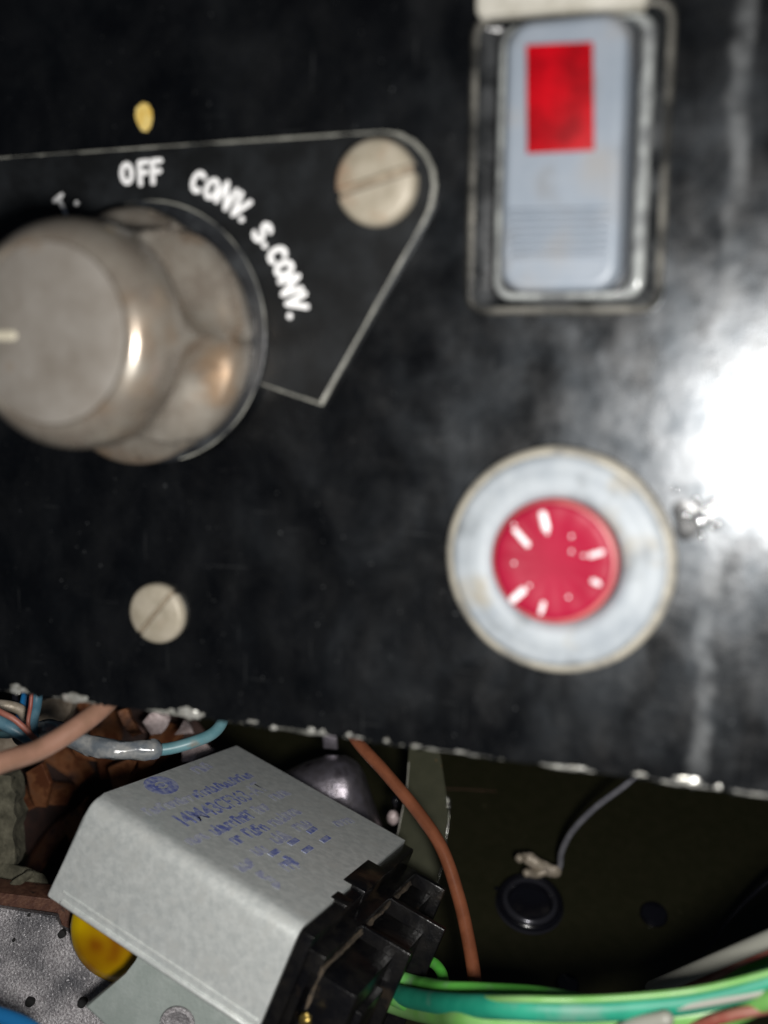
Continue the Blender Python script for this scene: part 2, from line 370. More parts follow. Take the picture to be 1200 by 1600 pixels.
# chipped bright metal along the lower edge
bm = bmesh.new()
for (px, py, r, s) in ((297, 1113, .95, 1.5), (316, 1113, .42, 1), (28, 1076, .7, 1.9), (115, 1087, .7, 2.2), (395, 1130, .3, 3), (428, 1140, .5, 1.2),
                       (487, 1141, .5, 1.1), (504, 1142, .42, 1), (545, 1142, .45, 1), (604, 1160, .42, 1), (650, 1168, .25, 3), (1075, 1222, .5, 2.2),
                       (1122, 1233, .42, 1), (268, 1112, .45, 1.5), (900, 1202, .25, 5), (720, 1178, .2, 5), (560, 1155, .2, 4), (1000, 1212, .3, 3)):
    c = P(px, py - 3, 0.0); c.z = max(min(c.z, zb + .5), zb + .05)
    blob(bm, c, r * (1 if r > .6 or px == 1075 else .72), (s, .35, .75), 0.9, 3)
tag(fin(bm, 'chipped_edge', 'chip', pan), 'bright chipped metal along the lower edge')
# glossy beads by the highlight
bm = bmesh.new()
for (px, py, r) in ((1072, 806, .5), (1100, 796, .62), (1096, 812, .8), (1088, 783, .45), (1112, 785, .45), (1118, 822, .5), (1094, 836, .42), (1054, 766, .28), (990, 785, .2), (1125, 770, .35)):
    blob(bm, P(px, py, 0.1), r, (1, .6, 1), 0.25, 3)
tag(fin(bm, 'dried_bead', 'drop', pan), 'cluster of shiny dried beads right of the lamp')
bm = bmesh.new()
lathe(bm, P(1078, 812, 0), X1, Z1, OUT, [(1.9, .02), (1.5, .06), (1.0, .07), (0, .07)], 40, lambda r, h, a: r * (1 + .2 * math.sin(a * 3 + 1)))
tag(fin(bm, 'worn_pit', 'bezel', pan), 'dark pit beside the shiny beads')
# yellow paint mark
bm = bmesh.new()
o = [P(px, py, 0.06) for px, py in ((222, 160), (231, 162), (237, 172), (238, 186), (235, 198), (229, 206), (221, 204), (215, 194), (211, 182), (212, 169))]
prism(bm, o, Y1 * 0.2, 0.03)
tag(fin(bm, 'paint_mark', 'yellow_ink', pan), 'small yellow paint mark above OFF')
# legend plate
bm = bmesh.new()
pl = [(-260, 262), (0, 247), (300, 226), (600, 206), (625, 209), (648, 221), (666, 240), (678, 265), (681, 292), (676, 318), (662, 345), (590, 472), (503, 632), (410, 600), (330, 590), (-260, 585)]
prism(bm, [P(a, b, 1.0) for a, b in pl], Y1 * 0.98, 0.36, 1, 2)
plate = fin(bm, 'legend_plate', ['plate', 'plate_edge'], pan)
# stroke lettering: rounded strokes in a unit cell, width w
GL = {
 'O': (.62, [[(.31 + .24 * math.cos(a), .5 + .43 * math.sin(a)) for a in [2 * math.pi * k / 16 for k in range(17)]]]),
 'F': (.5, [[(.08, 0), (.08, 1)], [(.08, 1), (.46, 1)], [(.08, .52), (.4, .52)]]),
 'C': (.58, [[(.32 + .24 * math.cos(a), .5 + .43 * math.sin(a)) for a in [math.radians(50 + 260 * k / 14) for k in range(15)]]]),
 'N': (.74, [[(.1, 0), (.1, 1)], [(.1, 1), (.62, 0)], [(.62, 0), (.62, 1)]]),
 'V': (.6, [[(.04, 1), (.3, 0)], [(.3, 0), (.56, 1)]]),
 'S': (.52, [[(.44, .86), (.34, .95), (.2, .95), (.09, .85), (.09, .7), (.2, .57), (.34, .46), (.45, .33), (.44, .16), (.33, .05), (.18, .05), (.06, .14)]]),
 'T': (.56, [[(.02, 1), (.52, 1)], [(.27, 0), (.27, 1)]]),
 '.': (.22, [[(.1, .02), (.105, .02)]]),
}
KB = P(225, 520, 0)                            # knob centre
def glyphs(items, h, thick):
    """items: (char, px, py of the letter's centre[, turn in degrees]); letters stand radially round the knob"""
    bm = bmesh.new()
    for it in items:
        ch, px, py = it[:3]; c = P(px, py, 1.0) - KB; c.y = 0
        ang = math.radians(it[3]) if len(it) > 3 else math.atan2(c.x, c.z)
        d = Vector((math.sin(ang), 0, math.cos(ang))); t = Vector((math.cos(ang), 0, -math.sin(ang)))
        w, strokes = GL[ch]; w *= h * 1.06
        o = KB + c - t * (w / 2) - d * (h / 2 if ch != '.' else 0)
        for st in strokes:
            pts = [o + t * (x * h * 1.06) + d * (y * h * .9 + h * .05 * (ch != '.')) + OUT * 1.0 for x, y in st]
            if len(pts) == 2 and (pts[1] - pts[0]).length > .3: pts = [pts[0].lerp(pts[1], k / 3) for k in range(4)]
            tube(bm, pts, thick * (1.15 if ch == '.' else 1), 10, (Y1, 0.16))
    return bm
for items, h, th, lab in (
    ([('O', 198, 271, -4), ('F', 224, 270, -3), ('F', 244, 268, -1)], 2.6, .32, 'white painted word OFF'),
    ([('C', 309, 284), ('O', 331, 295), ('N', 354, 306), ('V', 374, 322), ('.', 377, 343)], 2.6, .31, 'white painted word CONV.'),
    ([('S', 410, 363), ('.', 413, 384), ('C', 433, 398), ('O', 444, 420), ('N', 454, 446), ('V', 463, 472), ('.', 452, 494)], 2.55, .31, 'white painted word S.CONV.'),
    ([('T', 97, 321, -30), ('.', 120, 318)], 2.3, .27, 'white letter partly hidden by the knob')):
    tag(fin(glyphs(items, h, th), 'lettering', 'ink', plate), lab)
bm = bmesh.new()
edge = [P(a, b, .9) for a, b in pl[:14]]
ee = []
for k in range(len(edge) - 1):
    n_ = max(1, int((edge[k + 1] - edge[k]).length / 1.0))
    ee += [edge[k].lerp(edge[k + 1], q / n_) for q in range(n_)]
ee.append(edge[-1])
tube(bm, ee, [.13 + .09 * noise.noise(p * .5) for p in ee], 8)
fin(bm, 'worn_rim', 'plate_edge', plate)
# screws
def screw(c, r, hh, ang, lab, parent=pan, slotw=0.22):
    d = Vector((math.cos(ang), 0, math.sin(ang))); e = Vector((-math.sin(ang), 0, math.cos(ang)))
    bm = bmesh.new()
    prof = [(r * .995, 0), (r, hh * .25), (r * .98, hh * .6), (r * .93, hh * .82), (r * .84, hh * .93), (r * .5, hh * .98), (0, hh)]
    # head in two domed halves with a real slot between them
    seg = 40; w = r * slotw * .5
    for s in (1, -1):
        prev = None
        for (rr, h) in prof[:-1]:
            a0 = math.asin(min(.95, w / rr)); ring = []
            for k in range(seg + 1):
                a = a0 + (math.pi - 2 * a0) * k / seg
                ring.append(bm.verts.new(c + d * math.cos(a) * rr + e * s * math.sin(a) * rr + OUT * h))
            if prev:
                for k in range(seg): bm.faces.new((prev[k], prev[k + 1], ring[k + 1], ring[k]))
                bm.faces.new((prev[0], ring[0], ring[-1], prev[-1]))
            prev = ring
        bm.faces.new(prev)
    sc_ = fin(bm, 'screw', 'screw', parent, smooth=40)
    tag(sc_, lab)
    bm = bmesh.new()
    boxf(bm, c - d * r * .93 - e * w * 1.3 + OUT * .05, d * r * 1.86, e * w * 2.6, OUT * hh * .42, 0.03)
    fin(bm, 'slot', 'slot', sc_)
    return sc_
screw(P(591, 287, 1.0), 4.55, 1.7, math.radians(15), 'larger slotted screw in the corner of the legend plate')
screw(P(249, 957, 0.0), 3.75, 1.3, math.radians(50), 'smaller slotted screw below the knob', slotw=.17)
# ------------------------------------------------------------ rotary knob
kp = []
def kr(r, h, a):
    # six thumb scallops: cusps where they meet, hollows above the flared rim
    t = (a / math.radians(60)) % 1.0
    pet = abs(math.sin(math.pi * t))                # 0 at a cusp, 1 mid-petal
    if h < 5.6:
        k = min(1, max(0, (h - 0.8) / 2.0)); return r - 1.3 * k * (1 - pet ** .4)
    if h < 13.2:
        k = math.sin(math.pi * (h - 5.6) / 7.6) ** .8; return r - 1.3 * (1 - min(1, (h - 5.6) / 1.5)) * (1 - pet ** .4) - 2.6 * k * pet ** .8 + 1.1 * k * (1 - pet) ** 1.5
    return r
prof = [(13.4, .9), (13.9, 1.6), (14.2, 2.6), (14.45, 3.6), (14.5, 4.5), (14.3, 5.3), (14.0, 5.9), (13.5, 6.4), (12.9, 7.0), (12.35, 7.8), (12.0, 8.6), (11.8, 9.5), (11.7, 10.4),
        (11.7, 11.4), (11.85, 12.3), (11.95, 13.4), (11.98, 14.6), (11.9, 15.8), (11.75, 16.8), (11.5, 17.7), (11.1, 18.5), (10.6, 19.2), (10.05, 19.7), (9.5, 19.95), (9.2, 19.9), (9.06, 19.7)]
K2 = P(240, 530, 0)
bm = bmesh.new(); lathe(bm, K2, X1, Z1, OUT, prof, 180, kr)
knob = fin(bm, 'rotary_knob', 'knob', pan, smooth=60)
tag(knob, 'worn grey brown knob with scalloped grip')
bm = bmesh.new(); lathe(bm, K2, X1, Z1, OUT, [(9.1, 19.3), (9.02, 19.75), (8.8, 19.82), (4, 19.86), (0, 19.88)], 96)
fin(bm, 'knob_face', 'knob_face', knob)
bm = bmesh.new(); tube(bm, [K2 + OUT * 19.9 + Vector((x - .9, 0, -.2)) for x in (-8, -6.5, -5, -3.2)], .5, 12, (Y1, .4))
fin(bm, 'pointer_line', 'pointer', knob)
bm = bmesh.new(); SK = P(243, 522, 0)
lathe(bm, SK, X1, Z1, OUT, [(14.95, 0.9), (15.15, 1.3), (15.1, 1.5), (14.85, 1.6), (13, 1.65), (9, 1.65)], 128)
skirt = fin(bm, 'knob_skirt', 'skirt', knob)
bm = bmesh.new()
pp = [SK + (X1 * math.cos(t) + Z1 * math.sin(t)) * 15.02 + OUT * 1.5 for t in [math.radians(-75 + 180 * k / 90) for k in range(91)]]
tube(bm, pp, [.06 + .12 * max(-.4, noise.noise(p * .35)) for p in pp], 8)
fin(bm, 'worn_rim', 'plate_edge', knob)
# ------------------------------------------------------------ rocker switch
def rect(px0, py0, px1, py1, h, r, y=None):
    a, b = P(px0, (py0 + py1) / 2, h), P(px1, (py0 + py1) / 2, h)
    t, l = P((px0 + px1) / 2, py0, h), P((px0 + px1) / 2, py1, h)
    return rrect(a.x, b.x, l.z, t.z, r, -h)
bm = bmesh.new()
e = ringband(bm, [rect(731, 8, 1047, 492, 0.0, 2.2), rect(732, 9, 1046, 491, 0.9, 2.2), rect(736, 13, 1042, 487, 1.35, 2.0), rect(744, 21, 1034, 479, 1.3, 1.6),
                  rect(750, 27, 1026, 472, 0.75, 1.4), rect(770, 33, 1012, 466, .45, 1.3), rect(776, 36, 1008, 462, -0.4, 1.2)], [1, 1, 1, 0, 0, 0])
sw = fin(bm, 'rocker_switch', ['bezel', 'bezel_edge'], pan, smooth=50)
tag(sw, 'grey rocker switch with red window in a black bezel')
bm = bmesh.new(); cap(bm, [bm.verts.new(p) for p in rect(770, 33, 1012, 466, -0.0, 1.2)])
for v in bm.verts: v.co.y -= 0.06
fin(bm, 'switch_well', 'well', sw)
bm = bmesh.new()
e = ringband(bm, [rect(779, 31, 1018, 468, 0.1, 1.9), rect(777, 30, 1014, 467, 1.9, 1.9), rect(780, 32, 1010, 464, 2.2, 1.8), rect(786, 36, 1001, 458, 2.2, 1.6), rect(790, 38, 994, 456, 1.6, 1.5), rect(792, 40, 994, 456, .1, 1.5)])
for v in bm.verts:
    if v.co.y < -1: v.co += Vector((.12 * noise.noise(v.co * .6), .15 * noise.noise(v.co * .4 + Vector((5, 0, 0))), 0))
fin(bm, 'collar', 'collar', sw, smooth=60)
bm = bmesh.new()
r5 = [rect(794, 32, 986, 456, .2, 2.2), rect(788, 28, 976, 455, 3.0, 2.5), rect(788, 29, 974, 454, 3.7, 2.5), rect(791, 33, 969, 450, 4.1, 2.3), rect(798, 39, 960, 444, 4.25, 2.0), rect(808, 50, 950, 435, 4.15, 1.4)]
cap(bm, ringband(bm, r5))
rk = fin(bm, 'rocker', 'rocker', sw, smooth=60)
bm = bmesh.new()
for i in range(7):
    py = 331 + i * 11.5
    a, b = P(797 + 1 * i, py, 4.25), P(952 - 1 * i, py - 2, 4.25)
    tube(bm, [a.lerp(b, k / 6) for k in range(7)], .27, 10)
fin(bm, 'grip_ridge', 'rocker', rk)
bm = bmesh.new(); w = [P(822, 70, 4.5), P(926, 65, 4.5), P(928, 234, 4.5), P(823, 239, 4.5)]
prism(bm, w, Y1 * .35, .08)
tag(fin(bm, 'window', 'window', rk), 'red rectangular window')
bm = bmesh.new()
prism(bm, [P(743, -60, 2.6), P(1010, -75, 2.6), P(1012, -6, 2.6), P(1003, 10, 2.6), P(860, 17, 2.6), P(749, 27, 2.6), P(743, 18, 2.6)], Y1 * 2.5, .35, 0, 3)
tag(fin(bm, 'trim_bar', 'trim', pan), 'pale worn bar at the top of the rocker switch')
# ------------------------------------------------------------ indicator lamp
LC = P(873, 874, 0)
bm = bmesh.new()
lr = 12.15
lathe(bm, LC, X1, Z1, OUT, [(lr - .1, 0), (lr, .5), (lr - .12, 1.1)], 128, lambda r, h, a: r + .12 * noise.noise(Vector((math.cos(a) * 2, math.sin(a) * 2, 4))))
lathe(bm, LC, X1, Z1, OUT, [(lr - .12, 1.1), (lr - .55, 1.5), (lr - .95, 1.5)], 128, lambda r, h, a: r + .12 * noise.noise(Vector((math.cos(a) * 2, math.sin(a) * 2, 4))))
bmesh.ops.remove_doubles(bm, verts=bm.verts, dist=.001)
lamp = fin(bm, 'indicator_lamp', 'ring_edge', pan, smooth=60)
tag(lamp, 'round pilot lamp with red lens')
bm = bmesh.new(); lathe(bm, LC, X1, Z1, OUT, [(lr - .9, 1.0), (lr - .95, 1.5), (lr - 1.3, 1.75), (10.3, 2.1), (9.9, 2.05), (9.6, 2.2), (8.4, 2.45), (7.7, 2.4), (7.0, 2.15), (6.65, .6)], 128)
fin(bm, 'lamp_ring', 'ring', lamp, smooth=60)
LL = P(866, 877, 1.6); LF = P(863, 878, 2.6)
bm = bmesh.new(); lathe(bm, LL, X1, Z1, OUT, [(6.63, -.9), (6.6, .35), (6.45, .55), (6.3, .6), (5.5, .55)], 96)
ls = fin(bm, 'lens_rim', 'lens_side', lamp, smooth=60)
bm = bmesh.new(); lathe(bm, LF, X1, Z1, OUT, [(6.12, -.6), (6.08, .1), (5.95, .2), (5.4, .3), (4, .1), (2, -.05), (0, -.1)], 96)
for v in bm.verts:
    q = v.co - LF; rr = math.hypot(q.x, q.z)
    if rr > .5 and v.co.y < LF.y - .05: v.co.y += .025 * math.cos(14 * math.atan2(q.z, q.x)) * min(1, rr / 5)
fin(bm, 'lens', 'lens', lamp, smooth=60)
bm = bmesh.new()  # white bars and dots modelled in place of reflections inside the lens
for (xa, ya, xb, yb, w) in ((848, 804, 853, 825, .42), (805, 829, 824, 851, .30), (801, 937, 817, 923, .40), (845, 957, 849, 943, .25), (923, 868, 940, 863, .27), (927, 908, 935, 912, .28)):
    a, b = P(xa, ya, 2.85), P(xb, yb, 2.95)
    tube(bm, [a.lerp(b, k / 4) for k in range(5)], w, 12, (Y1, .45))
for (xa, ya) in ((855, 833), (803, 820), (827, 915), (803, 880), (893, 862), (893, 838), (912, 868), (888, 933)):
    blob(bm, P(xa, ya, 2.95), .17, (1, .4, 1))
fin(bm, 'lens_glint', 'glint', lamp)

# ------------------------------------------------------------ relay
BD = W(-43, 41.9, 150.)
e1 = rotc(Vector((.864, .386, -.323))); e2 = rotc(Vector((.335, .040, .941))); e3 = rotc(Vector((-.376, .922, .095)))
e2 = (e2 - e1 * e2.dot(e1)).normalized(); e1.normalize(); e3 = (e3 - e1 * e3.dot(e1) - e2 * e3.dot(e2)).normalized(); e1 = e1 - e2 * e1.dot(e2)
def B(a, b, c): return BD + e1 * a + e2 * b + e3 * c
def Bp(px, py):                                # pixel -> (a, b) on the printed face
    eye = Vector((0, -D, 0)); d = R(px, py, 100) - eye; n = e1.cross(e2)
    p = eye + d * ((BD - eye).dot(n) / d.dot(n)); v = p - BD; return v.dot(e1), v.dot(e2)
relay = thing('relay', 'galvanised metal box with faded blue printing and a black terminal block on its end', 'relay', B(18, 22, 16.3))
bm = bmesh.new()
LA, LB, LCc = 36.7, 44.9, 16.6
# folded cover: cross-section in b-c with a rounded fold along the printed face's front edge
sec = [(0, LCc), (0, 3.2)] + [(2.4 - 2.4 * math.cos(t), 2.4 - 2.4 * math.sin(t)) for t in [math.radians(a) for a in (8, 22, 38, 54, 70, 84)]] + [(3.4, 0), (LB, 0), (LB, LCc)]
s0 = [B(0, b, c) for b, c in sec]; s1 = [B(LA, b, c) for b, c in sec]
s0[0] = B(-1.0, 0, LCc)
v0 = [bm.verts.new(p) for p in s0]; v1 = [bm.verts.new(p) for p in s1]
for i in range(len(sec)):
    j = (i + 1) % len(sec); bm.faces.new((v0[i], v0[j], v1[j], v1[i]))
f0 = bm.faces.new(v0[::-1]); bm.faces.new(v1)
bmesh.ops.bevel(bm, geom=list(f0.edges), offset=.55, segments=3, affect='EDGES', profile=.5)
casing = fin(bm, 'casing', 'galv', relay, smooth=40)
bm = bmesh.new()                               # creased lip along the lower front edge
tube(bm, [B(a, -.02, LCc - 1.9) for a in (1.5, 12, 24, 36)], .22, 8)
tube(bm, [B(a, -.02, LCc - .45) for a in (2, 12, 24, 36)], .42, 10)
fin(bm, 'rolled_lip', 'galv', casing)
# printing
def text_ab(s, a, b, size, m, name='printing', bold=.0, xs=1.0, rot=0.0):
    cu = bpy.data.curves.new('t', 'FONT'); cu.body = s; cu.size = size; cu.offset = bold; cu.resolution_u = 3
    to = bpy.data.objects.new('t', cu); C.objects.link(to)
    me = bpy.data.meshes.new_from_object(to.evaluated_get(bpy.context.evaluated_depsgraph_get()))
    bpy.data.objects.remove(to)
    bm = bmesh.new(); bm.from_mesh(me); bpy.data.meshes.remove(me)
    c_, s_ = math.cos(rot), math.sin(rot)
    for v in bm.verts:
        x, y = v.co.x * xs, v.co.y; x, y = x * c_ - y * s_, x * s_ + y * c_
        v.co = B(a - y, b + x, -.035)
    return fin(bm, name, m, casing, smooth=0)
def at_text(s, px, py, size, m, **k):
    a, b = Bp(px, py); return text_ab(s, a, b, size, m, **k)
def line(s_, p, q, size, m, bold=.05):
    a0, b0 = Bp(*p); a1, b1 = Bp(*q); L_ = math.hypot(b1 - b0, a1 - a0)
    o = text_ab(s_, a0, b0, size, m, bold=bold)
    w = max(v.co.y for v in o.data.vertices)
    pts = [(Vector(v.co) / MM + Vector(casing_o) - BD) for v in o.data.vertices]
    w = max(p_.dot(e2) for p_ in pts) - b0
    for v in o.data.vertices:
        p_ = Vector(v.co) / MM + Vector(casing_o) - BD
        a, b = p_.dot(e1) - a0, p_.dot(e2) - b0
        k = L_ / w; th = math.atan2(a1 - a0, b1 - b0)
        a, b = a * math.cos(th) + b * k * math.sin(th), b * k * math.cos(th) - a * math.sin(th)
        v.co = (B(a0 + a, b0 + b, -.035) - Vector(casing_o)) * MM
    return o
casing_o = tuple(casing['_o'])
line('I4M43', (291, 1292), (352, 1267), 4.4, 'blue', .09)
line('CF363', (352, 1267), (396, 1248), 4.4, 'blue')
line('-AT', (398, 1246), (420, 1233), 4.2, 'faint', .08)
def rubbed(p, q, size, m, gap=.12):
    """a row of rubbed, no longer readable type: short strokes at letter pitch"""
    rn = random.Random(p[0] * 7 + p[1]); bm = bmesh.new()
    a0, b0 = Bp(*p); a1, b1 = Bp(*q); L_ = math.hypot(b1 - b0, a1 - a0); ua, ub = (a1 - a0) / L_, (b1 - b0) / L_
    def pt(x, y): return B(a0 + ua * x - ub * y, b0 + ub * x + ua * y, -.04)
    x = 0; hh = .035
    def bar(x0, y0, x1, y1, w):
        dx, dy = x1 - x0, y1 - y0; l = math.hypot(dx, dy) or 1; nx, ny = -dy / l * w / 2, dx / l * w / 2
        z = -e3 * rn.uniform(0, .02)
        bm.faces.new([bm.verts.new(pt(*c) + z) for c in ((x0 + nx, y0 + ny), (x1 + nx, y1 + ny), (x1 - nx, y1 - ny), (x0 - nx, y0 - ny))])
    wd_ = size * .62
    while x < L_ - wd_ * .5:
        if rn.random() > gap:
            H = size * rn.choice((.7, .7, 1)); w = size * .25
            k = rn.randrange(5)
            bar(x, 0, x, H, w)
            if k in (0, 1): bar(x + wd_ * .7, 0, x + wd_ * .7, H * .8, w)
            if k in (0, 2, 4): bar(x, H * .9, x + wd_ * .7, H * .9, w)
            if k in (1, 3): bar(x, H * .05, x + wd_ * .75, H * .1, w)
            if k == 4: bar(x, H * .45, x + wd_ * .6, H * .5, w)
            if k == 3: bar(x, H, x + wd_ * .7, 0, w)
        x += wd_
    fin(bm, 'printing', m, casing, smooth=0)
for p, q, sz, m_ in (((236, 1274), (306, 1250), 2.0, 'faint'), ((311, 1248), (399, 1213), 2.0, 'blue'), ((301, 1321), (334, 1306), 2.1, 'faint'),
                     ((340, 1305), (405, 1275), 2.3, 'blue'), ((409, 1272), (424, 1263), 2.3, 'faint'), ((356, 1328), (425, 1295), 2.4, 'blue'),
                     ((431, 1292), (475, 1268), 2.4, 'faint'), ((432, 1251), (456, 1240), 2.4, 'faint'), ((405, 1337), (425, 1327), 2.6, 'faint'),
                     ((436, 1319), (457, 1309), 2.6, 'faint'), ((470, 1299), (488, 1289), 2.6, 'faint'), ((380, 1362), (402, 1350), 2.4, 'faint'),
                     ((400, 1366), (432, 1388), 2.4, 'faint'), ((312, 1209), (340, 1196), 2.8, 'faint'), ((530, 1292), (555, 1285), 2.2, 'faint'), ((452, 1362), (474, 1354), 2.2, 'faint')):
    rubbed(p, q, sz, m_, 0.06)
bm = bmesh.new()
for px, py in ((428, 1332), (458, 1315), (487, 1297), (508, 1311), (480, 1327), (450, 1346)):
    a, b = Bp(px, py); boxf(bm, B(a + .55, b - 1.5, -.06), -e1 * 1.0, e2 * 3.0, e3 * .05)
a, b = Bp(452, 1343); boxf(bm, B(a - 1.0, b - .5, -.065), e1 * 2.6, e2 * 1.0, e3 * .05)
fin(bm, 'printed_dash', 'blue', casing, smooth=0)
bm = bmesh.new(); a, b = Bp(252, 1227)
def disc(bm, a, b, ra, rb_, h, ri=0, seg=40):
    o_ = [bm.verts.new(B(a + ra * math.cos(t), b + rb_ * math.sin(t), -h)) for t in [2 * math.pi * k / seg for k in range(seg)]]
    if ri:
        i_ = [bm.verts.new(B(a + ra * ri * math.cos(t), b + rb_ * ri * math.sin(t), -h)) for t in [2 * math.pi * k / seg for k in range(seg)]]
        for k in range(seg): bm.faces.new((o_[k], o_[(k + 1) % seg], i_[(k + 1) % seg], i_[k]))
    else: bm.faces.new(o_)
disc(bm, a, b, 2.5, 3.7, .04, .38)
fin(bm, 'printed_emblem', 'blue', casing, smooth=0)
bm = bmesh.new(); disc(bm, a, b, .5, .9, .045)
boxf(bm, B(a - .2, b - 2.2, -.07), e1 * .4, e2 * 1.2, e3 * .03); boxf(bm, B(a - .2, b + 1.0, -.07), e1 * .4, e2 * 1.2, e3 * .03)
fin(bm, 'emblem_centre', 'blue', casing, smooth=0)
# terminal block
bm = bmesh.new()
boxf(bm, B(LA + .05, .2, .3), e1 * 2.2, e2 * 44.2, e3 * 18.5, .4)
boxf(bm, B(LA + 2.0, 1.5, 2.6), e1 * 2.6, e2 * 41, e3 * 18, .4)
boxf(bm, B(LA + 3.0, 1.5, 5.0), e1 * 7.5, e2 * 14.5, e3 * 24, .35)
boxf(bm, B(LA + 6.0, 5.5, 9.0), e1 * 5.5, e2 * 9.0, e3 * 24, .35)
boxf(bm, B(LA + 4.0, 17.2, 5.5), e1 * 7.5, e2 * 11.5, e3 * 22, .35)
boxf(bm, B(LA + 4.0, 30.2, 5.0), e1 * 4.5, e2 * 11.5, e3 * 21, .35)
tb = fin(bm, 'terminal_block', 'bakelite', relay, smooth=40)
bm = bmesh.new()
boxf(bm, B(LA - 1.6, 19, -.12), e1 * 4.0, e2 * 11, e3 * 2.6, .25)
boxf(bm, B(LA - .7, 12, -.08), e1 * 2.8, e2 * 3, e3 * 2.0, .2)
fin(bm, 'clip', 'bakelite', tb)
for b0, la in ((16.0, 8.6), (28.8, 10.2), (42.2, 6.0)):
    bm = bmesh.new(); boxf(bm, B(LA + 4.2, b0, 3.2), e1 * la, e2 * 1.3, e3 * 22, .25); fin(bm, 'divider', 'bakelite', tb)
bm = bmesh.new(); tube(bm, [B(LA + 4.75, 1.2 + i * 1.2, 4.0 + .15 * math.sin(i * 3)) for i in range(33)], .35, 8, wob=1.2)
tube(bm, [B(LA + 4.7, 1.6, 4.5 + i) for i in range(13)], .3, 8, wob=1.2)
fin(bm, 'grime_line', 'dirt', tb)
bm = bmesh.new(); blob(bm, R(478, 1594, 136), .75, (1, 1, 1.4), .4, 3); fin(bm, 'terminal', 'brass', tb)
# tab
bm = bmesh.new()
tp = [(133, 1573), (196, 1522), (214, 1503), (217, 1484), (440, 1625), (330, 1700), (225, 1660)]
zt = 152.5
prism(bm, [R(a, b, zt - (b - 1520) * .02) for a, b in tp], rotc(Vector((0, 0, 1))) * 1.0, .25, 0, 2)
tabo = fin(bm, 'mounting_tab', 'tab', relay)
bm = bmesh.new(); c = R(277, 1600, zt - 1.9)
lathe(bm, c, rotc(Vector((1, 0, 0))), rotc(Vector((0, 1, 0))), rotc(Vector((0, 0, -1))), [(2.6, -.1), (2.5, .15), (1.9, .2), (1.6, .0), (0, 0)], 32)
fin(bm, 'rivet', 'spangle', tabo)

# ------------------------------------------------------------ other things inside
CX, CY, CZ = rotc(Vector((1, 0, 0))), rotc(Vector((0, -1, 0))), rotc(Vector((0, 0, -1)))    # right, up, towards the viewer
def slab(name, pts, t, m, label, cat, bev=.3, disp=0.0, parent=None, both=False, sub=0):
    bm = bmesh.new()
    prism(bm, [R(*p) for p in pts], -CZ * t, bev, 0, 3, not both)
    if disp:
        bmesh.ops.triangulate(bm, faces=[f for f in bm.faces if len(f.verts) > 4])
        bmesh.ops.subdivide_edges(bm, edges=bm.edges[:], cuts=3, use_grid_fill=True)
        for v in bm.verts: v.co += noise.noise_vector(v.co * .45) * disp
    o_ = R(*pts[0])
    o = fin(bm, name, m, parent, o_ if parent is None else None, smooth=40)
    return tag(o, label, cat) if label else o
# zinc sheet bottom left
zs = slab('zinc_sheet', [(-120, 1400, 176), (0, 1419, 172), (88, 1432, 171), (93, 1450, 171), (118, 1462, 171), (160, 1530, 169), (330, 1640, 165), (330, 1760, 160), (-120, 1760, 160)], 1.2, 'spangle',
          'speckled grey zinc sheet with small holes in the lower left corner', 'metal sheet')
for (px, py, r) in ((47, 1566, .75), (129, 1567, .8), (97, 1459, .7), (22, 1468, .3), (46, 1429, .3)):
    bm = bmesh.new(); n = (R(330, 1760, 160) - R(0, 1419, 172)).cross(R(-120, 1760, 160) - R(0, 1419, 172)).normalized()
    eye = Vector((0, -D, 0)); d = R(px, py, 100) - eye; c = eye + d * ((R(0, 1419, 172) - eye).dot(n) / d.dot(n))
    lathe(bm, c + CZ * .35, CX, CY, CZ, [(r, -.8), (r * .9, .05), (r * .5, .1), (0, .1)], 20, lambda r, h, a: r * (1 + .25 * noise.noise(Vector((math.cos(a), math.sin(a), px)))))
    fin(bm, 'hole', 'hole', zs)
bm = bmesh.new()
prism(bm, [R(-120, 1378, 176), R(0, 1395, 175), R(112, 1408, 174), R(150, 1470, 173), R(112, 1470, 173), R(90, 1436, 173), R(0, 1421, 173), R(-120, 1404, 173)], -CZ * 6, .4, 0, 2)
tag(fin(bm, 'rail', 'rust', None, R(0, 1400, 175)), 'rusty brown rail along the top of the speckled zinc sheet', 'rail')
# yellow cap
yc = R(196, 1448, 168); bm = bmesh.new()
lathe(bm, yc, CX, CY, CZ, [(8.8, -7), (8.9, 0), (8.7, 1.2), (8.1, 2.2), (6.5, 3.0), (4, 3.4), (0, 3.5)], 64)
tag(fin(bm, 'plastic_cap', 'yellow', None, yc, smooth=60), 'round glossy yellow cap showing below the galvanised box', 'cap')
# twisted metal strip
bm = bmesh.new()
pp = [R(-60, 1392, 182), R(-10, 1390, 181), R(20, 1382, 180), R(45, 1366, 180)]
tube(bm, spline(pp), .9, 10, (CY, .6), wob=.8)
pp = [R(-60, 1360, 184), R(0, 1362, 184), R(30, 1368, 183), R(62, 1380, 182)]
tube(bm, spline(pp), 1.6, 10, (CZ, .3), wob=.8)
tag(fin(bm, 'metal_strip', 'board', None, pp[0]), 'dull twisted metal strip above the rusty rail at the left edge', 'metal strip')
